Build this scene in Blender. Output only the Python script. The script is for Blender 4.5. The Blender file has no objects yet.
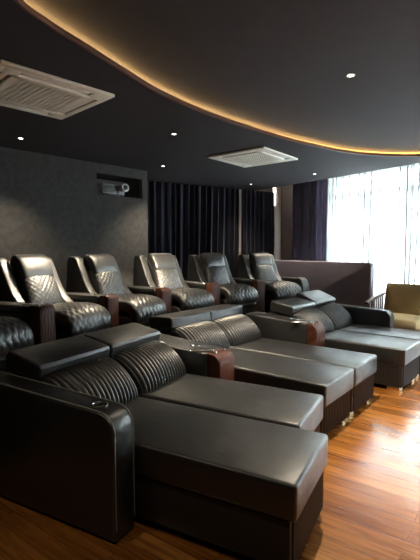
import bpy, bmesh, math, random
from mathutils import Vector, Matrix
random.seed(7)
C = bpy.context.scene.collection
PI = math.pi
R = math.radians

# ------------------------------------------------------------------ materials
def new_mat(name):
    m = bpy.data.materials.new(name); m.use_nodes = True
    nt = m.node_tree; b = nt.nodes['Principled BSDF']
    return m, nt, b

def N(nt, t, **kw):
    n = nt.nodes.new(t)
    for k, v in kw.items():
        if k in n.inputs: n.inputs[k].default_value = v
        else: setattr(n, k, v)
    return n

def noise_bump(nt, b, scale, dist, strength=0.4, detail=3):
    tc = N(nt, 'ShaderNodeTexCoord')
    no = N(nt, 'ShaderNodeTexNoise'); no.inputs['Scale'].default_value = scale; no.inputs['Detail'].default_value = detail
    nt.links.new(tc.outputs['Object'], no.inputs['Vector'])
    bu = N(nt, 'ShaderNodeBump'); bu.inputs['Strength'].default_value = strength; bu.inputs['Distance'].default_value = dist
    nt.links.new(no.outputs['Fac'], bu.inputs['Height'])
    nt.links.new(bu.outputs['Normal'], b.inputs['Normal'])
    return tc, no

def simple(name, col, rough=0.5, metal=0.0, spec=0.5, bump=None, var=0.0, sheen=0.0):
    m, nt, b = new_mat(name)
    b.inputs['Base Color'].default_value = (*col, 1)
    b.inputs['Roughness'].default_value = rough
    b.inputs['Metallic'].default_value = metal
    b.inputs['Specular IOR Level'].default_value = spec
    if sheen:
        b.inputs['Sheen Weight'].default_value = sheen
        b.inputs['Sheen Roughness'].default_value = 0.4
    if bump:
        tc, no = noise_bump(nt, b, *bump)
    else:
        tc = N(nt, 'ShaderNodeTexCoord')
    n2 = N(nt, 'ShaderNodeTexNoise'); n2.inputs['Scale'].default_value = 6
    nt.links.new(tc.outputs['Object'], n2.inputs['Vector'])
    cr = N(nt, 'ShaderNodeMixRGB'); v = var or 0.08
    cr.inputs['Color1'].default_value = (*[c * (1 - v) for c in col], 1)
    cr.inputs['Color2'].default_value = (*[min(1, c * (1 + v)) for c in col], 1)
    nt.links.new(n2.outputs['Fac'], cr.inputs['Fac'])
    nt.links.new(cr.outputs['Color'], b.inputs['Base Color'])
    return m

def leather(name, col, rough, spec=0.6):
    m, nt, b = new_mat(name)
    b.inputs['Specular IOR Level'].default_value = spec
    tc = N(nt, 'ShaderNodeTexCoord')
    vo = N(nt, 'ShaderNodeTexVoronoi'); vo.inputs['Scale'].default_value = 260
    no = N(nt, 'ShaderNodeTexNoise'); no.inputs['Scale'].default_value = 9; no.inputs['Detail'].default_value = 5
    nt.links.new(tc.outputs['Object'], vo.inputs['Vector']); nt.links.new(tc.outputs['Object'], no.inputs['Vector'])
    b1 = N(nt, 'ShaderNodeBump'); b1.inputs['Strength'].default_value = 0.25; b1.inputs['Distance'].default_value = 0.001
    b2 = N(nt, 'ShaderNodeBump'); b2.inputs['Strength'].default_value = 0.3; b2.inputs['Distance'].default_value = 0.012
    nt.links.new(vo.outputs['Distance'], b1.inputs['Height']); nt.links.new(no.outputs['Fac'], b2.inputs['Height'])
    nt.links.new(b2.outputs['Normal'], b1.inputs['Normal']); nt.links.new(b1.outputs['Normal'], b.inputs['Normal'])
    mr = N(nt, 'ShaderNodeMapRange'); mr.inputs['To Min'].default_value = rough - 0.07; mr.inputs['To Max'].default_value = rough + 0.1
    nt.links.new(no.outputs['Fac'], mr.inputs['Value']); nt.links.new(mr.outputs['Result'], b.inputs['Roughness'])
    mx = N(nt, 'ShaderNodeMixRGB')
    mx.inputs['Color1'].default_value = (*[c * .85 for c in col], 1); mx.inputs['Color2'].default_value = (*[c * 1.15 for c in col], 1)
    nt.links.new(no.outputs['Fac'], mx.inputs['Fac']); nt.links.new(mx.outputs['Color'], b.inputs['Base Color'])
    return m

def wood(name, c1, c2, rough, scale, axis='Y', coat=0.3, spec=0.5):
    m, nt, b = new_mat(name); b.inputs['Specular IOR Level'].default_value = spec
    b.inputs['Roughness'].default_value = rough; b.inputs['Coat Weight'].default_value = coat
    tc = N(nt, 'ShaderNodeTexCoord')
    w = N(nt, 'ShaderNodeTexWave'); w.bands_direction = axis
    w.inputs['Scale'].default_value = scale; w.inputs['Distortion'].default_value = 3.5; w.inputs['Detail'].default_value = 3
    w.inputs['Detail Scale'].default_value = 1.2
    nt.links.new(tc.outputs['Object'], w.inputs['Vector'])
    r = N(nt, 'ShaderNodeValToRGB')
    r.color_ramp.elements[0].color = (*c1, 1); r.color_ramp.elements[1].color = (*c2, 1)
    nt.links.new(w.outputs['Fac'], r.inputs['Fac']); nt.links.new(r.outputs['Color'], b.inputs['Base Color'])
    return m

def emit(name, col, s):
    m, nt, b = new_mat(name)
    b.inputs['Base Color'].default_value = (*col, 1)
    b.inputs['Emission Color'].default_value = (*col, 1); b.inputs['Emission Strength'].default_value = s
    return m

FLOOR_A = R(-36)
def floor_mat():
    m, nt, b = new_mat('wood_floor')
    tc = N(nt, 'ShaderNodeTexCoord')
    mp = N(nt, 'ShaderNodeMapping'); mp.inputs['Rotation'].default_value = (0, 0, -FLOOR_A)
    nt.links.new(tc.outputs['Object'], mp.inputs['Vector'])
    br = N(nt, 'ShaderNodeTexBrick'); br.offset = 0.37; br.offset_frequency = 2
    for k, v in {'Scale': 1.0, 'Mortar Size': 0.0012, 'Mortar Smooth': 0.1, 'Bias': 0.0, 'Brick Width': 1.15, 'Row Height': 0.105}.items():
        br.inputs[k].default_value = v
    br.inputs['Color1'].default_value = (0, 0, 0, 1); br.inputs['Color2'].default_value = (1, 1, 1, 1); br.inputs['Mortar'].default_value = (0.5, .5, .5, 1)
    nt.links.new(mp.outputs['Vector'], br.inputs['Vector'])
    st = N(nt, 'ShaderNodeMapping'); st.inputs['Scale'].default_value = (1.6, 26, 1)
    nt.links.new(mp.outputs['Vector'], st.inputs['Vector'])
    off = N(nt, 'ShaderNodeVectorMath'); off.operation = 'MULTIPLY_ADD'
    off.inputs[1].default_value = (9, 5, 3)
    nt.links.new(br.outputs['Color'], off.inputs[0]); nt.links.new(st.outputs['Vector'], off.inputs[2])
    no = N(nt, 'ShaderNodeTexNoise'); no.inputs['Scale'].default_value = 1.7; no.inputs['Detail'].default_value = 6; no.inputs['Distortion'].default_value = 0.8
    nt.links.new(off.outputs[0], no.inputs['Vector'])
    r1 = N(nt, 'ShaderNodeValToRGB')
    r1.color_ramp.elements[0].color = (0.19, 0.068, 0.012, 1); r1.color_ramp.elements[1].color = (0.37, 0.155, 0.036, 1)
    nt.links.new(br.outputs['Color'], r1.inputs['Fac'])
    r2 = N(nt, 'ShaderNodeValToRGB')
    r2.color_ramp.elements[0].position = .32; r2.color_ramp.elements[0].color = (0.55, 0.5, 0.45, 1)
    r2.color_ramp.elements[1].position = .62; r2.color_ramp.elements[1].color = (1.1, 1.08, 1.05, 1)
    nt.links.new(no.outputs['Fac'], r2.inputs['Fac'])
    mu = N(nt, 'ShaderNodeMixRGB'); mu.blend_type = 'MULTIPLY'; mu.inputs['Fac'].default_value = 1
    nt.links.new(r1.outputs['Color'], mu.inputs['Color1']); nt.links.new(r2.outputs['Color'], mu.inputs['Color2'])
    sm = N(nt, 'ShaderNodeMixRGB'); sm.inputs['Color2'].default_value = (0.05, 0.018, 0.006, 1)
    nt.links.new(br.outputs['Fac'], sm.inputs['Fac']); nt.links.new(mu.outputs['Color'], sm.inputs['Color1'])
    nt.links.new(sm.outputs['Color'], b.inputs['Base Color'])
    b.inputs['Roughness'].default_value = 0.24; b.inputs['Specular IOR Level'].default_value = 0.5; b.inputs['Coat Weight'].default_value = 0.6; b.inputs['Coat Roughness'].default_value = 0.2; b.inputs['Coat IOR'].default_value = 1.6
    bu = N(nt, 'ShaderNodeBump'); bu.inputs['Strength'].default_value = 0.04; bu.inputs['Distance'].default_value = 0.002
    nt.links.new(no.outputs['Fac'], bu.inputs['Height']); nt.links.new(bu.outputs['Normal'], b.inputs['Normal'])
    return m

def wall_mat():
    m, nt, b = new_mat('charcoal_wall_fabric')
    tc = N(nt, 'ShaderNodeTexCoord')
    no = N(nt, 'ShaderNodeTexNoise'); no.inputs['Scale'].default_value = 14; no.inputs['Detail'].default_value = 6
    wv = N(nt, 'ShaderNodeTexNoise'); wv.inputs['Scale'].default_value = 180
    nt.links.new(tc.outputs['Object'], no.inputs['Vector']); nt.links.new(tc.outputs['Object'], wv.inputs['Vector'])
    r = N(nt, 'ShaderNodeValToRGB')
    r.color_ramp.elements[0].position = .3; r.color_ramp.elements[0].color = (0.052, 0.051, 0.049, 1)
    r.color_ramp.elements[1].position = .75; r.color_ramp.elements[1].color = (0.078, 0.076, 0.073, 1)
    nt.links.new(no.outputs['Fac'], r.inputs['Fac']); nt.links.new(r.outputs['Color'], b.inputs['Base Color'])
    b.inputs['Roughness'].default_value = 0.9; b.inputs['Specular IOR Level'].default_value = 0.15
    bu = N(nt, 'ShaderNodeBump'); bu.inputs['Strength'].default_value = 0.4; bu.inputs['Distance'].default_value = 0.003
    nt.links.new(wv.outputs['Fac'], bu.inputs['Height']); nt.links.new(bu.outputs['Normal'], b.inputs['Normal'])
    return m

def sheer_mat():
    m = bpy.data.materials.new('white_sheer'); m.use_nodes = True
    nt = m.node_tree; nt.nodes.clear()
    out = N(nt, 'ShaderNodeOutputMaterial')
    tr = N(nt, 'ShaderNodeBsdfTransparent'); tr.inputs['Color'].default_value = (1, 1, 1, 1)
    tl = N(nt, 'ShaderNodeBsdfTranslucent'); tl.inputs['Color'].default_value = (0.14, 0.147, 0.147, 1)
    df = N(nt, 'ShaderNodeBsdfDiffuse'); df.inputs['Color'].default_value = (0.85, 0.88, 0.87, 1)
    m1 = N(nt, 'ShaderNodeMixShader'); m1.inputs['Fac'].default_value = 0.5
    m2 = N(nt, 'ShaderNodeMixShader')
    tc = N(nt, 'ShaderNodeTexCoord'); no = N(nt, 'ShaderNodeTexNoise'); no.inputs['Scale'].default_value = 90
    nt.links.new(tc.outputs['Object'], no.inputs['Vector'])
    mr = N(nt, 'ShaderNodeMapRange'); mr.inputs['To Min'].default_value = 0.87; mr.inputs['To Max'].default_value = 0.92
    nt.links.new(no.outputs['Fac'], mr.inputs['Value']); nt.links.new(mr.outputs['Result'], m2.inputs['Fac'])
    nt.links.new(tl.outputs[0], m1.inputs[1]); nt.links.new(df.outputs[0], m1.inputs[2])
    nt.links.new(tr.outputs[0], m2.inputs[1]); nt.links.new(m1.outputs[0], m2.inputs[2])
    nt.links.new(m2.outputs[0], out.inputs['Surface'])
    return m

def glass_mat():
    m = bpy.data.materials.new('window_glass'); m.use_nodes = True
    nt = m.node_tree; nt.nodes.clear()
    out = N(nt, 'ShaderNodeOutputMaterial')
    tr = N(nt, 'ShaderNodeBsdfTransparent'); tr.inputs['Color'].default_value = (0.94, 0.97, 0.96, 1)
    gl = N(nt, 'ShaderNodeBsdfGlossy'); gl.inputs['Roughness'].default_value = 0.02
    mx = N(nt, 'ShaderNodeMixShader'); mx.inputs['Fac'].default_value = 0.06
    nt.links.new(tr.outputs[0], mx.inputs[1]); nt.links.new(gl.outputs[0], mx.inputs[2])
    nt.links.new(mx.outputs[0], out.inputs['Surface'])
    return m

M = dict(
    black=leather('black_leather', (0.012, 0.0123, 0.0123), 0.36, 0.95),
    black2=leather('black_recliner_leather', (0.014, 0.0138, 0.013), 0.39, 1.0),
    skirt=simple('black_skirt_leather', (0.016, 0.015, 0.015), 0.42, bump=(300, .001, .3)),
    seam=simple('grey_piping', (0.20, 0.20, 0.19), 0.45),
    rose=wood('rosewood', (0.020, 0.006, 0.004), (0.095, 0.032, 0.018), 0.5, 9, 'Y', 0.0, 0.18),
    brown=wood('brown_frame_wood', (0.055, 0.022, 0.014), (0.12, 0.055, 0.035), 0.4, 14, 'X', 0.1),
    lip=wood('brown_ceiling_edge', (0.08, 0.035, 0.018), (0.14, 0.06, 0.03), 0.5, 6, 'Z', 0.0),
    gold=simple('brass_foot', (0.62, 0.45, 0.22), 0.3, 1.0),
    chrome=simple('brushed_chrome', (0.66, 0.67, 0.68), 0.22, 1.0),
    dark=simple('dark_plastic', (0.008, 0.008, 0.009), 0.35),
    slot=simple('dark_slot', (0.012, 0.011, 0.010), 0.8),
    ceil=simple('charcoal_ceiling_paint', (0.044, 0.043, 0.047), 0.85, spec=0.2, bump=(60, .002, .3), var=.1),
    cove=simple('cove_plaster', (0.40, 0.29, 0.18), 0.8),
    wall=wall_mat(),
    wallseam=simple('wall_panel_seam', (0.03, 0.03, 0.029), 0.9),
    plaster=simple('beige_plaster', (0.52, 0.45, 0.39), 0.85, bump=(50, .002, .2)),
    panel=simple('brown_wall_panel', (0.26, 0.20, 0.175), 0.7, bump=(120, .001, .3)),
    navy=simple('navy_velvet', (0.034, 0.036, 0.060), 0.8, sheen=.25, bump=(200, .001, .3)),
    purple=simple('purple_grey_drape', (0.25, 0.23, 0.29), 0.75, sheen=.3, bump=(200, .001, .3)),
    part=leather('purple_grey_upholstery', (0.30, 0.27, 0.34), 0.45, 0.4),
    ac=simple('cream_plastic', (0.92, 0.87, 0.76), 0.5),
    ac2=simple('warm_white_plastic', (0.88, 0.87, 0.80), 0.5),
    tan=simple('tan_cushion_cloth', (0.62, 0.475, 0.25), 0.85, bump=(220, .001, .5)),
    frame=simple('white_window_frame', (0.55, 0.57, 0.58), 0.5),
    projb=simple('grey_projector_plastic', (0.30, 0.31, 0.33), 0.4),
    lens=simple('lens_glass', (0.02, 0.02, 0.03), 0.05, spec=1.0),
    white=simple('white_lamp_trim', (0.6, 0.58, 0.55), 0.5),
    led=emit('warm_led', (1.0, 0.60, 0.22), 16),
    lamp=emit('lamp_glow', (1.0, 0.93, 0.80), 12),
    floor=floor_mat(), sheer=sheer_mat(), glass=glass_mat(),
    out=simple('concrete', (0.3, 0.3, 0.3), 0.9),
)

# ------------------------------------------------------------------ helpers
def link(name, me, mat, parent=None, smooth=True):
    if smooth:
        for p in me.polygons: p.use_smooth = True
    o = bpy.data.objects.new(name, me); C.objects.link(o)
    if mat: me.materials.append(mat)
    if parent: o.parent = parent
    return o

def from_bm(name, bm, mat, parent=None, smooth=True, angle=40):
    bmesh.ops.recalc_face_normals(bm, faces=bm.faces[:])
    me = bpy.data.meshes.new(name)
    if smooth:
        for e in bm.edges:
            if len(e.link_faces) == 2 and e.calc_face_angle(0) > R(angle): e.smooth = False
    bm.to_mesh(me); bm.free()
    return link(name, me, mat, parent, smooth)

def add(bm, other):
    me = bpy.data.meshes.new('tmp'); other.to_mesh(me); other.free()
    bm.from_mesh(me); bpy.data.meshes.remove(me)
    return bm

def box_bm(x0, x1, y0, y1, z0, z1, r=0.0, seg=3):
    bm = bmesh.new()
    bmesh.ops.create_cube(bm, size=1)
    for v in bm.verts:
        v.co = Vector((x0 + (v.co.x + .5) * (x1 - x0), y0 + (v.co.y + .5) * (y1 - y0), z0 + (v.co.z + .5) * (z1 - z0)))
    if r > 0:
        bmesh.ops.bevel(bm, geom=bm.edges[:], offset=r, segments=seg, affect='EDGES', profile=0.5)
    return bm

def smooth_pts(P, n=8, closed=False):
    out = []; k = len(P)
    rng = range(k if closed else k - 1)
    for i in rng:
        g = lambda j: Vector(P[j % k]) if closed else Vector(P[max(0, min(k - 1, j))])
        p0, p1, p2, p3 = g(i - 1), g(i), g(i + 1), g(i + 2)
        for s in range(n):
            t = s / n
            out.append(0.5 * ((2 * p1) + (-p0 + p2) * t + (2 * p0 - 5 * p1 + 4 * p2 - p3) * t * t + (-p0 + 3 * p1 - 3 * p2 + p3) * t ** 3))
    if not closed: out.append(Vector(P[-1]))
    return out

def prism_bm(prof, y0, y1, r=0.0, seg=3, taper=None):
    """profile in (x, z) extruded along y; taper(x) gives half width instead of y0, y1"""
    bm = bmesh.new()
    def yy(x, s): return (y0 if s < 0 else y1) if taper is None else s * taper(x)
    a = [bm.verts.new((p[0], yy(p[0], -1), p[1])) for p in prof]
    b = [bm.verts.new((p[0], yy(p[0], 1), p[1])) for p in prof]
    n = len(prof)
    bm.faces.new(a); bm.faces.new(b[::-1])
    for i in range(n):
        bm.faces.new((a[i], b[i], b[(i + 1) % n], a[(i + 1) % n]))
    bmesh.ops.recalc_face_normals(bm, faces=bm.faces[:])
    if r > 0:
        caps = [e for e in bm.edges if (e.verts[0] in a and e.verts[1] in a) or (e.verts[0] in b and e.verts[1] in b)]
        sa, sb = set(a), set(b)
        caps = [e for e in bm.edges if (e.verts[0] in sa and e.verts[1] in sa) or (e.verts[0] in sb and e.verts[1] in sb)]
        bmesh.ops.bevel(bm, geom=caps, offset=r, segments=seg, affect='EDGES', profile=0.5, clamp_overlap=True)
    return bm

def lathe_bm(prof, n=24):
    bm = bmesh.new(); rings = []
    for (r, z) in prof:
        rings.append([bm.verts.new((r * math.cos(2 * PI * i / n), r * math.sin(2 * PI * i / n), z)) for i in range(n)] if r > 1e-6 else [bm.verts.new((0, 0, z))])
    for a, b in zip(rings, rings[1:]):
        for i in range(n):
            j = (i + 1) % n
            if len(a) == 1 and len(b) == 1: continue
            if len(a) == 1: bm.faces.new((a[0], b[i], b[j]))
            elif len(b) == 1: bm.faces.new((a[i], a[j], b[0]))
            else: bm.faces.new((a[i], a[j], b[j], b[i]))
    return bm

def tube_bm(pts, r, n=8, closed=False):
    bm = bmesh.new(); pts = [Vector(p) for p in pts]; rings = []
    k = len(pts)
    for i, p in enumerate(pts):
        t = (pts[(i + 1) % k] - pts[i - 1]) if closed or 0 < i < k - 1 else (pts[1] - pts[0] if i == 0 else pts[-1] - pts[-2])
        t.normalize()
        a = t.cross(Vector((0, 0, 1)))
        if a.length < 1e-3: a = Vector((1, 0, 0))
        a.normalize(); b = t.cross(a)
        rings.append([bm.verts.new(p + r * (math.cos(2 * PI * j / n) * a + math.sin(2 * PI * j / n) * b)) for j in range(n)])
    for i in range(k if closed else k - 1):
        A, B = rings[i], rings[(i + 1) % k]
        for j in range(n): bm.faces.new((A[j], A[(j + 1) % n], B[(j + 1) % n], B[j]))
    if not closed: bm.faces.new(rings[0]); bm.faces.new(rings[-1][::-1])
    return bm

def shell_bm(path, W, T, ns, nx, relief=None, p=4.0, q=4.0, crown=0.0, width=None):
    """closed cushion following a side path (x, z); front surface may carry ribs or quilting"""
    P = smooth_pts([(a, 0, b) for a, b in path], 12)
    L = [0]
    for a, b in zip(P, P[1:]): L.append(L[-1] + (b - a).length)
    tot = L[-1]
    def pt(s):
        s = max(0, min(tot, s)); i = 0
        while i < len(L) - 2 and L[i + 1] < s: i += 1
        return P[i].lerp(P[i + 1], (s - L[i]) / max(1e-9, L[i + 1] - L[i]))
    def ease(t): return 0.55 * t + 0.45 * math.sin(PI / 2 * t)
    bm = bmesh.new(); F = {}; B = {}
    for i in range(ns + 1):
        ts = ease(2 * i / ns - 1); s = (ts + 1) / 2 * tot
        c = pt(s); d = pt(s + .004) - pt(s - .004); d.normalize()
        n = Vector((d.z, 0, -d.x))
        rs = max(0, 1 - abs(ts) ** q) ** (1 / q)
        w = W if width is None else width(s / tot)
        for j in range(nx + 1):
            tx = ease(2 * j / nx - 1); y = tx * w / 2
            rx = max(0, 1 - abs(tx) ** p) ** (1 / p)
            r = rs * rx
            edge = i in (0, ns) or j in (0, nx)
            h = T / 2 * r + crown * (1 - tx * tx) * (1 - ts * ts)
            if relief: h += relief(y, s) * r * r
            v = bm.verts.new(c + n * h + Vector((0, y, 0))); F[i, j] = v
            B[i, j] = v if edge else bm.verts.new(c - n * (T / 2 * r) + Vector((0, y, 0)))
    for i in range(ns):
        for j in range(nx):
            bm.faces.new((F[i, j], F[i, j + 1], F[i + 1, j + 1], F[i + 1, j]))
            q4 = [B[i, j], B[i + 1, j], B[i + 1, j + 1], B[i, j + 1]]
            try: bm.faces.new(q4)
            except ValueError: pass
    return bm

def ribs(d, h):
    return lambda y, s: h * abs(math.sin(PI * y / d)) ** 0.5
def quilt(d, h):
    def f(y, s):
        a = abs(math.sin(PI * (y + s) / d)); b = abs(math.sin(PI * (y - s) / d))
        return h * (a * b) ** 0.24
    return f

def empty(name, loc, rz, label, cat, group=None):
    o = bpy.data.objects.new(name, None); C.objects.link(o)
    o.empty_display_size = 0.1
    o.location = loc; o.rotation_euler = (0, 0, rz)
    o['label'] = label; o['category'] = cat
    if group: o['group'] = group
    return o
def tag(o, label, cat, group=None):
    o['label'] = label; o['category'] = cat
    if group: o['group'] = group
    return o
def struct(o): o['kind'] = 'structure'; return o
def place(bm, loc=(0, 0, 0), rz=0):
    bm.transform(Matrix.Translation(loc) @ Matrix.Rotation(rz, 4, 'Z')); return bm
def dup(root, loc, rz, label, group=None):
    r = root.copy(); C.objects.link(r); r.location = loc; r.rotation_euler = (0, 0, rz)
    r['label'] = label
    if group: r['group'] = group
    for ch in list(root.children):
        c = ch.copy(); C.objects.link(c); c.parent = r
        for g in list(ch.children):
            d = g.copy(); C.objects.link(d); d.parent = c
    return r

# ------------------------------------------------------------------ room shell
SOF, TOP, INN = 2.85, 3.08, 2.925
wu = Vector((0.690, 0.724)); wn = Vector((-0.724, 0.690))       # back wall direction, outward normal
P0 = Vector((-2.745, 5.73))
A = P0 - wu * 6.5
B = P0 + wu * 2.42
cu = Vector((0.850, 0.527)); cn = Vector((-0.527, 0.850))       # drape wall
Q0 = Vector((-1.235, 8.55))
B2 = Q0 - cu * 0.45
vu = Vector((0.581, -0.814)); vn = Vector((0.814, 0.581))       # window wall
W0 = Vector((2.92, 8.665))
CORN = Vector((1.702, 10.371))
D = W0 + vu * 6.6
E_ = Vector((3.6, -3.2)); F_ = Vector((-5.2, -3.2))
POLY = [A, B, B2, CORN, D, E_, F_]

def poly_slab(name, pts, z0, z1, mat):
    bm = bmesh.new()
    a = [bm.verts.new((p[0], p[1], z0)) for p in pts]; b = [bm.verts.new((p[0], p[1], z1)) for p in pts]
    bm.faces.new(a); bm.faces.new(b[::-1])
    for i in range(len(pts)):
        j = (i + 1) % len(pts); bm.faces.new((a[i], b[i], b[j], a[j]))
    return struct(from_bm(name, bm, mat, None, False))
cen = Vector((0.5, 3.2))
OUT = [p + (p - cen).normalized() * 0.35 for p in POLY]
poly_slab('floor', OUT, -0.15, 0.0, M['floor'])
poly_slab('ceiling', OUT, TOP, TOP + 0.12, M['ceil'])

def wall_bm(p, q, nrm, holes=(), z0=0.0, z1=TOP, th=0.14, ext=(0, 0)):
    """wall along p->q, thickness outwards; holes are (s0, s1, z0, z1)"""
    d = (q - p).normalized(); L = (q - p).length
    bm = bmesh.new()
    cuts = sorted({-ext[0], L + ext[1], *[h[0] for h in holes], *[h[1] for h in holes]})
    for s0, s1 in zip(cuts, cuts[1:]):
        sm = (s0 + s1) / 2
        zs = [z0]
        for h in sorted([h for h in holes if h[0] <= sm <= h[1]], key=lambda h: h[2]): zs += [h[2], h[3]]
        zs.append(z1)
        for k in range(0, len(zs), 2):
            if zs[k + 1] - zs[k] < 1e-4: continue
            a = p + d * s0; b = p + d * s1; c = b + nrm * th; e = a + nrm * th
            lo = [bm.verts.new((v.x, v.y, zs[k])) for v in (a, b, c, e)]
            hi = [bm.verts.new((v.x, v.y, zs[k + 1])) for v in (a, b, c, e)]
            bm.faces.new(lo); bm.faces.new(hi[::-1])
            for i in range(4):
                j = (i + 1) % 4; bm.faces.new((lo[i], hi[i], hi[j], lo[j]))
    return bm
# back wall with the projector niche
nx0, nx1, nz0, nz1 = 6.5 + 1.43, 6.5 + 2.305, 2.37, 2.695
struct(from_bm('wall_back', wall_bm(A, B, wn, [(nx0, nx1, nz0, nz1)], th=0.5, ext=(0.3, 0)), M['wall'], None, False))
bm = bmesh.new()
d0 = A + wu * nx0; d1 = A + wu * nx1
for a, b in ((d0, d1),):
    o0 = a + wn * 0.5; o1 = b + wn * 0.5
    vs = [bm.verts.new((o0.x, o0.y, nz0)), bm.verts.new((o1.x, o1.y, nz0)), bm.verts.new((o1.x, o1.y, nz1)), bm.verts.new((o0.x, o0.y, nz1))]
    bm.faces.new(vs)
bmesh.ops.solidify(bm, geom=bm.faces[:], thickness=-0.02)
struct(from_bm('wall_niche', bm, M['slot'], None, False))
for k, z in enumerate((2.10, 1.16)):                              # horizontal panel joints of the wall
    bm = bmesh.new()
    a = A - wn * 0.002; b = B - wn * 0.002
    lo = [bm.verts.new((v.x, v.y, z)) for v in (a, b, b + wn * .01, a + wn * .01)]
    hi = [bm.verts.new((v.x, v.y, z + .006)) for v in (a, b, b + wn * .01, a + wn * .01)]
    bm.faces.new(lo); bm.faces.new(hi)
    for i in range(4): bm.faces.new((lo[i], lo[(i + 1) % 4], hi[(i + 1) % 4], hi[i]))
    struct(from_bm('trim_%d' % (k + 2), bm, M['wallseam'], None, False))
rn = Vector((-(B2 - B).y, (B2 - B).x)).normalized()
struct(from_bm('wall_return', wall_bm(B, B2, rn), M['wall'], None, False))
aL = (Q0 - B2).length + 3.25
struct(from_bm('wall_far', wall_bm(B2, CORN, cn, [(aL - .05, aL + .04, 2.55, 3.04)], ext=(.1, .1)), M['plaster'], None, False))
Lc = (W0 - CORN).length
w0, w1 = Lc - 0.66, Lc + 6.0
struct(from_bm('wall_right', wall_bm(CORN, D, vn, [(w0, w1, 0.12, 3.04)], ext=(.1, .1)), M['panel'], None, False))
def outn(p, q):
    n = Vector((-(q - p).y, (q - p).x)).normalized()
    return n if n.dot((p + q) / 2 - cen) > 0 else -n
struct(from_bm('wall_screen', wall_bm(D, E_, outn(D, E_), ext=(.1, .1)), M['wall'], None, False))
struct(from_bm('wall_front', wall_bm(E_, F_, outn(E_, F_), ext=(.1, .1)), M['wall'], None, False))
struct(from_bm('wall_left', wall_bm(F_, A, outn(F_, A), ext=(.1, .1)), M['wall'], None, False))

# window: frame bars, transom, glass
def along(p, d, s, n=None, o=0): return p + d * s + (n * o if n else Vector((0, 0)))
ang_w = math.atan2(vu.y, vu.x)
wx = CORN + vu * w0
win = bpy.data.objects.new('window_1', None); C.objects.link(win); win.location = (wx.x, wx.y, 0.12); win.rotation_euler = (0, 0, ang_w); struct(win)
WL = w1 - w0; WH = 2.92
fr = bmesh.new()                                                   # local x along the wall, +y outward
for (x0, x1, z0, z1) in [(0, WL, 0, .06), (0, WL, WH - .06, WH), (0, .06, 0, WH), (WL - .06, WL, 0, WH), (0, WL, 2.44, 2.53)]:
    add(fr, box_bm(x0, x1, .04, .11, z0, z1))
k = 1.65
while k < WL - .3:
    add(fr, box_bm(k - .03, k + .03, .045, .105, 0.06, WH - .06)); k += 1.65
from_bm('window_frame', fr, M['frame'], win, False)
from_bm('window_glass', box_bm(.02, WL - .02, .070, .078, .02, WH - .02), M['glass'], win, False)
w2 = B2 + cu * (aL - .05)  # slit opening added in the wall, imitates daylight leaking past the curtain
slit = bpy.data.objects.new('daylight_slit', None); C.objects.link(slit); slit.location = (w2.x, w2.y, 2.55); slit.rotation_euler = (0, 0, math.atan2(cu.y, cu.x)); struct(slit)
from_bm('window_glass', box_bm(0, .09, .06, .068, 0, .43), M['glass'], slit, False)

# ------------------------------------------------------------------ ceiling: lowered ring with a lit curved edge
CURVE = [(-1.045, 2.43), (-.963, 2.69), (-.812, 3.01), (-.646, 3.37), (-.416, 3.83), (0, 4.41), (.571, 5.02), (1.289, 5.65), (2.115, 6.17),
         (3.02, 6.30), (3.62, 5.95), (4.0, 5.2), (4.2, 4.4), (4.1, 3.5), (3.6, 2.5), (2.8, 1.5), (1.8, .75), (.7, .45), (-.3, .75), (-.85, 1.4), (-1.05, 1.95)]
cc = Vector((1.5, 3.3))
cv = [Vector((p.x, p.y)) for p in smooth_pts([(x, y, 0) for x, y in CURVE], 14, True)]
pol = sorted(((math.atan2((p - cc).y, (p - cc).x), (p - cc).length) for p in cv))
def rad(a):
    a = (a + PI) % (2 * PI) - PI
    for (a0, r0), (a1, r1) in zip(pol, pol[1:]):
        if a0 <= a <= a1: return r0 + (r1 - r0) * (a - a0) / max(1e-9, a1 - a0)
    (a0, r0), (a1, r1) = pol[-1], pol[0]
    a1 += 2 * PI
    if a < a0: a += 2 * PI
    return r0 + (r1 - r0) * (a - a0) / (a1 - a0)
sof_line_p = Vector((2.27, 8.20))
OUTER = [p + (p - cen).normalized() * 0.03 for p in (A, B, B2)]
e0 = sof_line_p - vu * 2.46; e1 = sof_line_p + vu * 8.2
OUTER += [e0, e1] + [E_, F_]
def hit(a):
    d = Vector((math.cos(a), math.sin(a))); best = 1e9
    for i in range(len(OUTER)):
        p, q = OUTER[i], OUTER[(i + 1) % len(OUTER)]; e = q - p
        den = d.x * e.y - d.y * e.x
        if abs(den) < 1e-9: continue
        w = p - cc; t = (w.x * e.y - w.y * e.x) / den; s = (w.x * d.y - w.y * d.x) / den
        if t > 0 and -1e-6 <= s <= 1 + 1e-6: best = min(best, t)
    return best
NA = 720
angs = [-PI + 2 * PI * i / NA for i in range(NA)]
cor = [math.atan2((p - cc).y, (p - cc).x) for p in OUTER]
angs = sorted(angs + cor)
rin = [rad(a) for a in angs]; rout = [hit(a) for a in angs]
def ringmesh(rows, closed=False):
    bm = bmesh.new(); G = []
    for rs, z in rows:
        G.append([bm.verts.new((cc.x + math.cos(a) * r, cc.y + math.sin(a) * r, z)) for a, r in zip(angs, rs)])
    n = len(angs); pairs = list(zip(G, G[1:])) + ([(G[-1], G[0])] if closed else [])
    for g, h in pairs:
        for i in range(n):
            j = (i + 1) % n; bm.faces.new((g[i], g[j], h[j], h[i]))
    return bm
off = lambda k: [r + k for r in rin]
struct(from_bm('ceiling_ring', ringmesh([(off(.02), SOF), (rout, SOF), (rout, TOP - .001), (off(.13), TOP - .001), (off(.13), SOF + .028), (off(.02), SOF + .028)], True), M['ceil'], None, True, 30))
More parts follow.
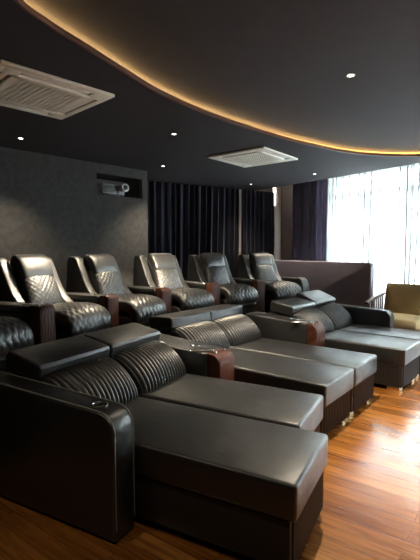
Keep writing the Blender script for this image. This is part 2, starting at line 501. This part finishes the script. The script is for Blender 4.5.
struct(from_bm('trim_1', ringmesh([(off(0), SOF - .004), (off(.02), SOF - .004), (off(.02), SOF + .030), (off(0), SOF + .030)], True), M['lip'], None, True, 30))
struct(from_bm('trim_4', ringmesh([(off(.105), SOF + .0285), (off(.125), SOF + .0285), (off(.125), INN), (off(.105), INN)], True), M['cove'], None, True, 30))
poly_slab('ceiling_disc', [(cc.x + math.cos(a) * (r + .128), cc.y + math.sin(a) * (r + .128)) for a, r in list(zip(angs, rin))[::3]], INN, INN + .03, M['ceil'])
strip = from_bm('cove_light_strip', ringmesh([(off(.055), SOF + .0285), (off(.075), SOF + .0285), (off(.075), SOF + .0345), (off(.055), SOF + .0345)], True), M['led'], None, True, 30)
tag(strip, 'warm amber light strip glowing along the curved ceiling recess edge', 'light strip')

# ------------------------------------------------------------------ ceiling cassettes
def cassette(x, y, rz, label, mat):
    t = empty('air_conditioner', (x, y, SOF), rz, label, 'air conditioner')
    h = 0.475
    pan = bmesh.new()                                              # frame with a square hole for the grille
    hole = 0.275
    for (x0, x1, y0, y1) in ((-h, h, -h, -.415), (-h, h, .415, h), (-h, -.415, -.415, .415), (.415, h, -.415, .415)):
        add(pan, box_bm(x0, x1, y0, y1, -.028, -.001, .006, 2))
    for (x0, x1, y0, y1) in ((-.335, .335, -.335, -hole), (-.335, .335, hole, .335), (-.335, -hole, -hole, hole), (hole, .335, -hole, hole)):
        add(pan, box_bm(x0, x1, y0, y1, -.034, -.001, .006, 2))
    for sx in (-1, 1):
        for sy in (-1, 1):
            add(pan, box_bm(min(sx * .30, sx * .42), max(sx * .30, sx * .42), min(sy * .30, sy * .42), max(sy * .30, sy * .42), -.030, -.001, .005, 2))
    from_bm('panel', pan, mat, t, True)
    from_bm('air_duct', box_bm(-.42, .42, -.42, .42, -.010, -.0005), M['slot'], t, False)
    g = bmesh.new()
    for i in range(13):
        q = -hole + i * 2 * hole / 12
        add(g, box_bm(q - .008, q + .008, -hole, hole, -.034, -.024))
    for i in range(17):
        q = -hole + i * 2 * hole / 16
        add(g, box_bm(-hole, hole, q - .008, q + .008, -.032, -.022))
    from_bm('grille', g, mat, t, False)
    for k in range(4):
        lv = box_bm(-.29, .29, .350, .398, -.022, -.014, .003, 2)
        lv.transform(Matrix.Rotation(k * PI / 2, 4, 'Z'))
        from_bm('louver', lv, mat, t, True)
    return t
cassette(-1.495, 3.815, R(46.5), 'large cream ceiling air conditioner cassette at upper left, nearest the camera', M['ac'])
cassette(0.63, 6.37, R(51), 'smaller looking distant ceiling air conditioner cassette below the curve, near the window drapes', M['ac2'])

# ------------------------------------------------------------------ downlights
def downlight(x, y, z, label, seen=True):
    t = empty('downlight', (x, y, z), 0, label, 'ceiling light')
    from_bm('trim_ring', lathe_bm([(.019, -.001), (.036, -.001), (.038, -.004), (.024, -.006), (.019, -.003), (.019, -.001)], 24), M['white'], t)
    from_bm('lens', lathe_bm([(0, -.0035), (.0185, -.0035), (.0185, -.0015), (0, -.0015)], 20), M['lamp'], t)
    return t
downlight(-2.29, 5.31, SOF, 'small lit downlight in the lowered ceiling beside the left wall')
downlight(-.42, 5.12, SOF, 'small lit downlight in the lowered ceiling, nearest the glowing curve')
downlight(-.757, 7.04, SOF, 'small lit downlight in the ceiling above the projector niche end')
downlight(.84, 8.93, SOF, 'small lit downlight in front of the navy curtains, beyond the far cassette')
downlight(1.86, 7.75, SOF, 'small lit downlight by the purple drape and the sheer window')
downlight(1.15, 3.62, INN, 'small lit downlight in the raised ceiling inside the glowing curve')

# ------------------------------------------------------------------ curtains
def curtain(name, p, q, z0, z1, folds, amp, mat, label, cat, nin, thick=0.0, seed=1, group=None, rows=10, sway=0.0, flare=(0, 0), lap=.105):
    rnd = random.Random(seed); d = (q - p); L = d.length; d = d.normalized()
    ph = [rnd.uniform(-.35, .35) for _ in range(folds + 2)]; am = [rnd.uniform(.6, 1.25) for _ in range(folds + 2)]
    sw = [rnd.uniform(-1, 1) for _ in range(folds + 2)]
    n = folds * 12; bm = bmesh.new(); G = []
    for r in range(rows + 1):
        tz = r / rows; row = []
        for i in range(n + 1):
            f = i / n * folds; k = int(f); fr_ = f - k
            a = am[k] * (1 - fr_) + am[k + 1] * fr_
            g = ph[k] * (1 - fr_) + ph[k + 1] * fr_
            c = math.sin(2 * PI * (f + g * (1 - .4 * tz)))
            c = math.copysign(abs(c) ** .75, c)
            s = L * i / n + sway * (sw[k] * (1 - fr_) + sw[k + 1] * fr_) * (1 - tz) + lap * L / folds * math.sin(4 * PI * (f + g))
            s += flare[0] * (1 - tz) ** 1.5 * (1 - i / n) + flare[1] * (1 - tz) ** 1.5 * (i / n)
            o = amp * a * c * (.72 + .28 * (1 - tz))
            v = p + d * s + nin * o
            row.append(bm.verts.new((v.x, v.y, z0 + (z1 - z0) * tz)))
        G.append(row)
    for a, b in zip(G, G[1:]):
        for i in range(n): bm.faces.new((a[i], a[i + 1], b[i + 1], b[i]))
    if thick: bmesh.ops.solidify(bm, geom=bm.faces[:], thickness=thick)
    o = from_bm(name, bm, mat, None, True, 180)
    return tag(o, label, cat, group)
ci = -cn; vi = -vn
# navy drapes over the far wall, in two panels with a narrow gap
navy = curtain('blackout_curtain', Q0 - cu * .40 + ci * .14, Q0 + cu * 2.10 + ci * .14, .02, 2.83, 17, .055, M['navy'], 'wide navy blackout curtain beside the projector wall', 'curtain', ci, .004, 3, flare=(0, -.09))
curtain('blackout_curtain', Q0 + cu * 2.16 + ci * .14, Q0 + cu * 3.10 + ci * .14, .02, 2.83, 8, .055, M['navy'], 'narrow navy blackout curtain right of the pale vertical gap', 'curtain', ci, .004, 5, flare=(.07, 0))
bm = bmesh.new()                                                   # pale lining turned out at the inner edge of the wide panel
rows = []
for i in range(13):
    z = .03 + 2.79 * i / 12; wd = .055 + .07 * (1 - i / 12) ** 1.3
    rows.append([bm.verts.new((v.x, v.y, z)) for v in [Q0 + cu * (2.115 - wd / 2 + wd * j / 6) + ci * (.17 + .02 * math.sin(PI * j / 6)) for j in range(7)]])
for a, b in zip(rows, rows[1:]):
    for j in range(6): bm.faces.new((a[j], a[j + 1], b[j + 1], b[j]))
bmesh.ops.solidify(bm, geom=bm.faces[:], thickness=.004)
ln_ = from_bm('lining', bm, M['plaster'], navy, True, 180); ln_['label'] = 'pale beige lining strip at the curtain edge'
curtain('purple_drape', CORN + vu * 0.52 + vi * .16, CORN + vu * 1.50 + vi * .16, .02, 3.05, 8, .06, M['purple'], 'gathered purple grey drape at the left edge of the bright window', 'curtain', vi, .004, 8)
s0 = 1.46
for k, (a, b) in enumerate(((s0 + .03, 3.33), (3.37, 4.85), (4.89, Lc + 5.95))):
    curtain('sheer_curtain', CORN + vu * a + vi * .07, CORN + vu * b + vi * .07, .03, 3.05, max(6, int((b - a) / .16)), .035, M['sheer'],
            ('white sheer curtain panel next to the purple drape', 'white sheer curtain panel behind the tan armchair at the right edge',
             'white sheer curtain panel farthest right along the window')[k], 'sheer curtain', vi, 0, 20 + k, sway=.05, lap=.195)

# ------------------------------------------------------------------ low partition
Pa, Pb = Vector((1.22, 8.75)), Vector((2.60, 6.86))
pd = (Pb - Pa).normalized(); t = empty('partition', (Pb.x, Pb.y, 0), math.atan2(pd.y, pd.x), 'low purple grey upholstered partition in front of the window drapes', 'partition')
L = (Pb - Pa).length
from_bm('padded_panel', prism_bm([(0, .06)] + [(-.07 + .07 * math.cos(a), 1.23 + .07 * math.sin(a)) for a in [i * PI / 16 for i in range(9)]] + [(-L, 1.30), (-L, .06)], -.06, .06, .02, 3), M['part'], t)
from_bm('plinth', box_bm(-L + .01, -.02, -.05, .05, 0, .06), M['dark'], t, False)

# ------------------------------------------------------------------ riser under the back row
AC = Vector((8.69, -1.8)); PLAT = 0.45
def arc(r, a): return Vector((AC.x - r * math.cos(R(a)), AC.y + r * math.sin(R(a))))
pp = [arc(11.20, a) for a in [10 + i * 1.0 for i in range(46)]]
pp += [Vector((1.02, 8.20))] + [arc(13.05, a) for a in [51.5 - i * 1.5 for i in range(28)]]
poly_slab('floor_riser', [(p.x, p.y) for p in pp], 0.0, PLAT, M['slot'])

# ------------------------------------------------------------------ front row loungers (local +x forward, +y along the row)
W = 0.62
def lounger_parts(t, L, tilt, side=False, lift=0):
    hw = W / 2
    base = box_bm(-.48, L - .03, -hw + .014, hw - .014, .045, .285, .01, 2)
    n = 17                                                          # vertical pleats on the foot end and, on some, along both sides
    for i in range(n):
        y = -hw + .035 + (i + .5) * (W - .07) / n
        add(base, tube_bm([(L - .03, y, .05), (L - .03, y, .283)], (W - .07) / n * .47, 8))
    m = 40
    for s in ((-1, 1) if side else ()):
        for i in range(m):
            x = L - .045 - (i + .5) * .0235
            add(base, tube_bm([(x, s * (hw - .014), .05), (x, s * (hw - .014), .283)], .0108, 8))
    from_bm('pleated_base', base, M['skirt'], t)
    pad = box_bm(-.14, L, -hw, hw, .285, .465, .022, 4)
    bmesh.ops.subdivide_edges(pad, edges=[e for e in pad.edges if abs(e.verts[0].co.x - e.verts[1].co.x) > .5], cuts=14)
    for v in pad.verts:
        if v.co.z > .44: v.co.z += .012 * math.sin(PI * min(1, max(0, (v.co.x + .1) / L))) * (1 - (v.co.y / hw) ** 2)
    from_bm('chaise_pad', pad, M['black'], t, True, 60)
    loop = [(L - .012, -hw + .03, .4545), (L - .012, hw - .03, .4545)]
    back = shell_bm([(.055, .43), (.035, .49), (-.03, .57), (-.125, .635), (-.22, .66)], W - .02, .12, 26, 150, ribs(.0365, .026), 7, 5, .03)
    from_bm('ribbed_backrest', back, M['black'], t, True, 60)
    sh = prism_bm([(-.145, .30), (-.10, .47), (-.22, .655), (-.42, .705), (-.52, .70), (-.51, .06), (-.50, .05), (-.50, .30)], -hw + .012, hw - .012, .02, 3)
    from_bm('back_shell', sh, M['black'], t, True, 50)
    hp = [(.150, -.055), (.163, -.040), (.163, .045), (.148, .064), (.12, .068), (-.12, .068), (-.150, .058), (-.163, .035), (-.163, -.035), (-.150, -.055), (-.12, -.063), (.12, -.063)]
    ct, st = math.cos(tilt), math.sin(tilt)
    hp = [(-.335 + x * ct - z * st, .757 + lift + abs(st) * .03 + x * st + z * ct) for x, z in hp]
    from_bm('headrest', prism_bm(hp, -hw - .006, hw + .006, .016, 4), M['black'], t, True, 30)
    for sx in (L - .14, -.44):
        for s in (-1, 1):
            from_bm('foot', box_bm(sx - .04, sx + .09, min(s * (hw - .13), s * (hw - .012)), max(s * (hw - .13), s * (hw - .012)), 0, .048, .006, 2), M['gold'], t)

def cup_holder(x, y, z, parent, r=.042):
    c = lathe_bm([(r - .006, -.05), (r - .006, .002), (r - .004, .005), (r, .005), (r + .004, .002), (r + .004, -.001), (r, -.05)], 28)
    o = from_bm('cup_holder', place(c, (x, y, z)), M['chrome'], parent)
    w = lathe_bm([(0, -.0005), (r - .008, -.0005), (r - .007, .0015), (0, .0015)], 28)
    from_bm('cup_well', place(w, (x, y, z)), M['dark'], o)
    return o

def arm_profile(x0, x1, zb, zf, r=.11, zlow=.012):
    pts = [(x0, zlow), (x0, zb - .02), (x0 + .03, zb)]
    s = (zf - zb) / (x1 - x0)
    for i in range(10):
        a = PI / 2 - i / 9 * PI / 2
        pts.append((x1 - r + r * math.cos(a), zf - r + r * math.sin(a)))
    pts.append((x1, zlow))
    return pts

def frame_of(theta, ox, oy):
    th = R(theta); u = Vector((math.sin(th), math.cos(th))); v = Vector((math.cos(th), -math.sin(th)))
    return u, v, Vector((ox, oy)), -th
G1 = 'black leather chaise loungers in the front row'
def lounger(frame, du, dv, L, tilt, label):
    u, v, o, rz = frame; p = o + u * du + v * dv
    t = empty('chaise_lounger', (p.x, p.y, 0), rz, label, 'lounger', G1)
    lounger_parts(t, L, R(tilt), 'fifth' in label or 'third' in label, .03 if 'farthest' in label else 0)
    return t
f1 = frame_of(28.2, -.58, 3.055); f2 = frame_of(38.3, .150, 4.608); f3 = frame_of(40, 1.554, 5.63)
L1 = lounger(f1, -.325, 0, 1.43, -12, 'nearest black chaise lounger, with the wide left arm and cup holder')
L2 = lounger(f1, .325, 0, 1.25, -11, 'second black chaise lounger, directly behind the nearest one, ending shorter')
L3 = lounger(f2, -.320, 0, 1.435, 3, 'third black chaise lounger, far side of the first wood-fronted armrest')
L4 = lounger(f2, .320, 0, 1.435, 3, 'fourth black chaise lounger, near side of the second wood-fronted armrest')
L5 = lounger(f3, -.320, 0, 1.15, -10, 'fifth black chaise lounger, beyond the second wood-fronted armrest')
L6 = lounger(f3, .320, 0, 1.15, -22, 'farthest black chaise lounger, with the right arm in front of the tan armchair')

def end_arm(t, s, x1):
    y0, y1 = (-.485, -.316) if s < 0 else (.316, .485)
    a = from_bm('armrest', prism_bm(arm_profile(-.56, x1, .715, .675), y0, y1, .016, 3), M['black'], t, True, 35)
    for yy in (y0 + .012, y1 - .012):
        pts = [(p[0] - .0025, yy, p[1] - .001) for p in arm_profile(-.56, x1 + .004, .718, .678)[2:-1]] + [(x1 + .0015, yy, .07)]
        from_bm('piping', tube_bm(pts, .004, 6), M['seam'], a)
    cup_holder(x1 - .165, (y0 + y1) / 2, .679, a)
    return a
end_arm(L1, -1, .545)
end_arm(L6, 1, .60)

def wood_front_console(x, y, theta, label, wf, wb, ztop):
    """front-row armrest box: leather body, curved wood front, chrome control bar and two knobs"""
    t = empty('armrest_console', (x, y, 0), -R(theta), label, 'armrest', 'wood fronted armrests in the front row')
    tap = lambda q: (wf + (wb - wf) * max(0, -q) / .95) / 2
    body = [(-.95, .04), (-.95, ztop + .03), (-.93, ztop + .045), (-.13, ztop), (-.12, ztop - .02), (-.12, .04)]
    from_bm('body', prism_bm(body, 0, 0, .012, 3, taper=tap), M['black'], t, True, 35)
    fp = [(-.12, ztop - .03), (-.12, ztop + .001)] + [(-.10 + .10 * math.cos(a), ztop - .10 + .10 * math.sin(a)) for a in [PI / 2 - i * PI / 18 for i in range(10)]] + [(0, .12), (-.12, .12)]
    w = from_bm('wood_front', prism_bm(fp, 0, 0, .006, 2, taper=lambda q: tap(q) - .012), M['rose'], t, True, 30)
    bar = box_bm(-.20, .02, -.022, .022, 0, .018, .008, 3)
    place(bar, (-.13, -wf / 2 + .075, ztop + .006), R(38))
    cb = from_bm('control_bar', bar, M['chrome'], t)
    inl = box_bm(-.16, -.02, -.012, .012, .018, .020, 0); place(inl, (-.13, -wf / 2 + .075, ztop + .006), R(38))
    from_bm('touch_strip', inl, M['dark'], cb, False)
    for yy in (-wf / 2 + .06, wf / 2 - .07):
        from_bm('knob', place(lathe_bm([(0, 0), (.012, 0), (.012, .012), (.009, .016), (0, .017)], 16), (-.075, yy, ztop - .003)), M['chrome'], t)
    cup_holder(-.36, wf * .12, ztop + .014, t, .04)
    return t
wood_front_console(.150, 3.585, 33, 'armrest with a curved rosewood front between the second and third chaises', .265, .40, .635)
wood_front_console(1.262, 4.83, 39, 'armrest with a curved rosewood front between the fourth and fifth chaises', .25, .27, .665)

# ------------------------------------------------------------------ back row recliners
SW = 0.56
def recliner(loc, rz, label):
    t = empty('recliner', loc, rz, label, 'recliner', 'quilted recliners in the back row')
    from_bm('base', prism_bm([(-.24, .03), (-.24, .34), (.63, .34), (.69, .30), (.685, .27), (.63, .03)], -.30, .30, .01, 2), M['skirt'], t)
    seat = shell_bm([(.700, .275), (.712, .34), (.685, .405), (.60, .442), (.42, .44), (.25, .43), (.12, .42)], SW + .02, .12, 90, 110, quilt(.066, .013), 6, 5, .03)
    from_bm('quilted_seat', seat, M['black2'], t, True, 60)
    from_bm('footrest_rail', box_bm(.64, .715, -.29, .29, .235, .260, .008, 2), M['seam'], t)
    bk = shell_bm([(.19, .43), (.145, .54), (.095, .66), (.05, .77), (.03, .82)], .44, .13, 64, 74, quilt(.056, .012), 5, 4, .03, width=lambda s: .47 - .08 * s)
    from_bm('quilted_backrest', bk, M['black2'], t, True, 60)
    hd = shell_bm([(.085, .755), (.060, .80), (.035, .86), (-.005, .93), (-.055, .965)], .40, .13, 26, 30, None, 7, 4.5, .012, width=lambda s: .38 + .03 * s)
    from_bm('headrest', hd, M['black2'], t, True, 70)
    from_bm('back_shell', prism_bm([(.06, .36), (-.09, .93), (-.14, .955), (-.18, .93), (-.22, .36)], -.225, .225, .02, 3), M['black2'], t, True, 50)
    fr_ = [(-.10, .975), (-.05, .955), (.01, .84), (.065, .72), (.125, .62), (.20, .54), (.28, .49), (.36, .465)]
    bk_ = [(.36, .35), (-.20, .35), (-.22, .5), (-.20, .75), (-.18, .94), (-.15, .975)]
    prof = [(p.x, p.z) for p in smooth_pts([(a, 0, b) for a, b in fr_], 5)] + bk_
    for s in (-1, 1):
        bm = prism_bm(prof, .232, .335, .016, 4)
        if s < 0: bm.transform(Matrix.Scale(-1, 4, (0, 1, 0)))
        from_bm('wing', bm, M['black2'], t, True, 50)
    for sx in (-.18, .55):
        for s in (-1, 1):
            from_bm('foot', box_bm(sx - .03, sx + .03, s * .25 - .03, s * .25 + .03, 0, .032), M['dark'], t, False)
    return t
POS = [(-2.20, 3.38, 22), (-1.79, 4.30, 24.5), (-1.31, 5.10, 28), (-.685, 6.02, 43), (.03, 6.82, 51), (.87, 7.48, 59)]
LAB = ['quilted seat of the recliner cut off by the left edge of the photo',
       'leftmost complete recliner in the back row, in front of the plain dark wall',
       'second complete recliner from the left, standing below and left of the projector niche',
       'third complete recliner from the left, at the wall corner beside the navy curtain',
       'fourth complete recliner from the left, in front of the wide navy curtain',
       'farthest recliner in the back row, with its own right arm beside the partition']
rec0 = None; recs = []
for (x, y, a), lb in zip(POS, LAB):
    if rec0 is None: rec0 = recliner((x, y, PLAT), -R(a), lb); recs.append(rec0)
    else: recs.append(dup(rec0, (x, y, PLAT), -R(a), lb))
ra = from_bm('armrest', prism_bm(arm_profile(-.18, .66, .575, .575, .12, .03), .342, .52, .022, 3), M['black2'], recs[5], True, 35)
qp = shell_bm([(.675, .06), (.675, .30), (.67, .44), (.625, .542), (.54, .582)], .15, .03, 60, 26, quilt(.06, .006), 6, 6)
qp.transform(Matrix.Translation((0, .431, 0)))
from_bm('quilted_facing', qp, M['black2'], ra, True, 60)

def back_console(loc, rz, label):
    t = empty('console_table', loc, rz, label, 'console', 'wood fronted consoles between the back row recliners')
    tap = lambda q: .10
    from_bm('body', prism_bm([(-.20, .02), (-.20, .515), (.50, .515), (.50, .02)], 0, 0, .008, 2, taper=lambda q: tap(q) - .008), M['skirt'], t)
    from_bm('arm_top', prism_bm([(-.22, .52), (-.22, .565), (-.20, .58), (.48, .58), (.505, .565), (.505, .52)], 0, 0, .012, 3, taper=tap), M['black2'], t, True, 40)
    fp = [(.51, .02), (.51, .583), (.58, .583)] + [(.58 + .045 * math.cos(a), .538 + .045 * math.sin(a)) for a in [PI / 2 - i * PI / 12 for i in range(7)]] + [(.625, .02)]
    wf = prism_bm(fp, 0, 0, .006, 2, taper=lambda q: tap(.45) - .014)
    from_bm('wood_front', wf, M['rose'], t, True, 30)
    for yy in (-.05, .05):
        from_bm('knob', place(lathe_bm([(0, 0), (.014, 0), (.014, .010), (.010, .014), (0, .015)], 14), (.57, yy, .579)), M['chrome'], t)
    cup_holder(.40, 0, .580, t, .038)
    return t
CL = ['leftmost wood-fronted console, beside the recliner seat cut off at the left edge',
      'second wood-fronted console from the left in the back row',
      'third wood-fronted console from the left, left of the corner recliner seat',
      'fourth wood-fronted console from the left, in front of the wide navy curtain',
      'fifth and farthest wood-fronted console, left of the recliner by the partition']
con0 = None
for k in range(5):
    (xa, ya, ta), (xb, yb, tb) = POS[k], POS[k + 1]
    fa = Vector((xa + math.cos(R(ta)) * .35 + math.sin(R(ta)) * .32, ya - math.sin(R(ta)) * .35 + math.cos(R(ta)) * .32))
    fb = Vector((xb + math.cos(R(tb)) * .35 - math.sin(R(tb)) * .32, yb - math.sin(R(tb)) * .35 - math.cos(R(tb)) * .32))
    a = (ta + tb) / 2; m = (fa + fb) / 2 - Vector((math.cos(R(a)), -math.sin(R(a)))) * .35
    if k == 0: m += Vector((math.cos(R(a)), -math.sin(R(a)))) * .05 + Vector((math.sin(R(a)), math.cos(R(a)))) * .03
    if con0 is None: con0 = back_console((m.x, m.y, PLAT), -R(a), CL[0])
    else: dup(con0, (m.x, m.y, PLAT), -R(a), CL[k])

# ------------------------------------------------------------------ projector in the niche
pc = A + wu * ((nx0 + nx1) / 2 - .02) + wn * .22
t = empty('projector', (pc.x, pc.y, nz0), math.atan2(wu.y, wu.x), 'grey projector with a round lens in the wall niche', 'projector')
from_bm('housing', box_bm(-.27, .16, -.14, .16, .03, .20, .02, 3), M['projb'], t)
from_bm('vent_panel', box_bm(-.25, .04, -.146, -.139, .05, .17), M['dark'], t, False)
lb = lathe_bm([(0, .0), (.055, .0), (.06, .02), (.06, .10), (.066, .11), (.066, .135), (.05, .135), (.046, .11), (0, .105)], 28)
lb.transform(Matrix.Translation((.10, -.12, .145)) @ Matrix.Rotation(PI / 2, 4, 'X'))
ln = from_bm('lens_barrel', lb, M['white'], t)
gl = lathe_bm([(0, .120), (.03, .117), (.046, .108), (.046, .104), (0, .104)], 24)
gl.transform(Matrix.Translation((.10, -.12, .145)) @ Matrix.Rotation(PI / 2, 4, 'X'))
from_bm('lens_glass', gl, M['lens'], ln)
for sx in (-.23, .12):
    for sy in (-.10, .12):
        from_bm('foot', place(lathe_bm([(0, 0), (.018, 0), (.018, .031), (0, .031)], 12), (sx, sy, 0)), M['dark'], t)

# ------------------------------------------------------------------ tan armchair by the window
ac = Vector((2.84, 6.33)); fdir = Vector((-.62, -.785)); rz = math.atan2(fdir.y, fdir.x)
t = empty('armchair', (ac.x, ac.y, 0), rz, 'tan cushioned armchair with brown slatted wooden arms by the window', 'armchair')
fr_ = bmesh.new()
for y in (-.33, .33): add(fr_, box_bm(-.36, .40, y - .02, y + .02, .27, .33, .006, 2))
for x in (-.34, .38): add(fr_, box_bm(x - .02, x + .02, -.33, .33, .27, .33, .006, 2))
for i in range(6):
    x = -.25 + i * .11; add(fr_, box_bm(x - .03, x + .03, -.32, .32, .31, .328))
from_bm('seat_frame', fr_, M['brown'], t)
bf = bmesh.new()
for y in (-.31, -.155, 0, .155, .31): add(bf, prism_bm([(-.33, .30), (-.37, .30), (-.50, .92), (-.46, .92)], y - .018, y + .018))
add(bf, prism_bm([(-.445, .86), (-.495, .86), (-.51, .93), (-.46, .93)], -.34, .34, .008, 2))
from_bm('back_frame', bf, M['brown'], t)
for s in (-1, 1):
    a = from_bm('arm_rail', prism_bm([(-.46, .795), (-.46, .83), (.20, .795), (.46, .745), (.45, .715), (.20, .76)], s * .37 - .03, s * .37 + .03, .01, 2), M['brown'], t)
    sl = bmesh.new()
    for i in range(7):
        x = -.34 + i * .105
        zt = .80 - .04 * (x + .4) - (.05 * max(0, x - .2))
        add(sl, prism_bm([(x - .014, .30), (x + .014, .30), (x + .024, zt - .015), (x - .004, zt - .015)], s * .37 - .011, s * .37 + .011))
    add(sl, box_bm(-.36, .40, s * .37 - .018, s * .37 + .018, .28, .32))
    from_bm('arm_slats', sl, M['brown'], a)
    for x0, x1 in ((.34, .38), (-.36, -.42)):
        from_bm('leg', prism_bm([(x0, .30), (x0 + .05, .30), (x1 + .035, 0), (x1, 0)], s * .36 - .022, s * .36 + .022, .006, 2), M['brown'], t)
sc_ = shell_bm([(.44, .44), (.2, .44), (-.1, .43), (-.33, .42)], .62, .19, 24, 24, None, 6, 6, .03)
from_bm('seat_cushion', sc_, M['tan'], t, True, 70)
bc = shell_bm([(-.20, .50), (-.25, .62), (-.31, .78), (-.36, .98)], .64, .20, 24, 24, None, 6, 5, .02)
from_bm('back_cushion', bc, M['tan'], t, True, 70)

# ------------------------------------------------------------------ light
w = bpy.data.worlds.new('sky'); bpy.context.scene.world = w; w.use_nodes = True
bg = w.node_tree.nodes['Background']; bg.inputs['Color'].default_value = (0.86, 0.94, 1.0, 1); bg.inputs['Strength'].default_value = 16.0
def area(name, loc, rot, sx, sy, power, col, portal=False):
    l = bpy.data.lights.new(name, 'AREA'); l.shape = 'RECTANGLE'; l.size = sx; l.size_y = sy; l.energy = power; l.color = col
    if portal: l.cycles.is_portal = True
    o = bpy.data.objects.new(name, l); C.objects.link(o); o.location = loc; o.rotation_euler = rot; return o
mid = CORN + vu * ((w0 + w1) / 2) + vn * .13
area('window_portal', (mid.x, mid.y, 1.54), (PI / 2, 0, math.atan2(vi.y, vi.x) + PI / 2), w1 - w0, 2.84, 1, (1, 1, 1), True)
def spot(name, loc, power, col, ang=70, blend=.6, target=None):
    l = bpy.data.lights.new(name, 'SPOT'); l.energy = power; l.color = col; l.spot_size = R(ang); l.spot_blend = blend; l.shadow_soft_size = .04
    o = bpy.data.objects.new(name, l); C.objects.link(o); o.location = loc
    if target:
        d = Vector(target) - Vector(loc); o.rotation_euler = d.to_track_quat('-Z', 'Y').to_euler()
    return o
WARM = (1.0, .84, .62)
for n, (x, y, pw) in enumerate(((-2.29, 5.31, 60), (-.42, 5.12, 110), (-.757, 7.04, 60), (.84, 8.93, 25), (1.86, 7.75, 60))):
    spot('downlight_or_fill_beam', (x, y, SOF - .02), pw, WARM, 95, .8)
spot('downlight_or_fill_beam', (1.15, 3.62, INN - .02), 180, (1, .86, .66), 95, .8)
for x, y, pw in ((3.0, 2.2, 420), (3.4, 4.6, 80), (2.0, .6, 330), (4.6, .6, 420)):      # added fill spots out of view, without fixtures, for floor light and its bounce
    spot('downlight_or_fill_beam', (x, y, INN - .02), pw, (1, .92, .80), 84, .8)
spot('downlight_or_fill_beam', (.35, 1.0, INN - .02), 16, WARM, 120, .8)  # weak unseen fill spot, added to lift the dark near left
spot('downlight_or_fill_beam', (-1.6, 1.4, SOF - .02), 7, WARM, 110, .8)  # likewise an added fill for the left side, no lamp modelled
spot('downlight_or_fill_beam', (-.44, 5.10, SOF - .02), 190, WARM, 34, .7, (-1.72, 4.3, 1.15))  # extra narrow beam added at this downlight to light the leftmost complete recliner
spot('downlight_or_fill_beam', (1.15, 3.62, INN - .02), 650, WARM, 20, .8, (-.62, 5.97, 1.15))  # extra narrow beam added, steered from this downlight onto the third recliner

# ------------------------------------------------------------------ camera and view
cam = bpy.data.cameras.new('camera'); co = bpy.data.objects.new('camera', cam); C.objects.link(co)
cam.sensor_fit = 'VERTICAL'; cam.sensor_height = 36; cam.lens = 430 / 560 * 36
co.location = (0, 0, 1.5); co.rotation_euler = (PI / 2 - math.atan(30 / 430), 0, 0)
cam.clip_start = .05
sc = bpy.context.scene; sc.camera = co
sc.view_settings.view_transform = 'Standard'; sc.view_settings.look = 'None'
sc.view_settings.gamma = 1; sc.view_settings.use_curve_mapping = False
sc.view_settings.exposure = 1.75
sc.cycles.max_bounces = 10; sc.cycles.transparent_max_bounces = 16; sc.cycles.use_denoising = True
sc.cycles.sample_clamp_indirect = 6
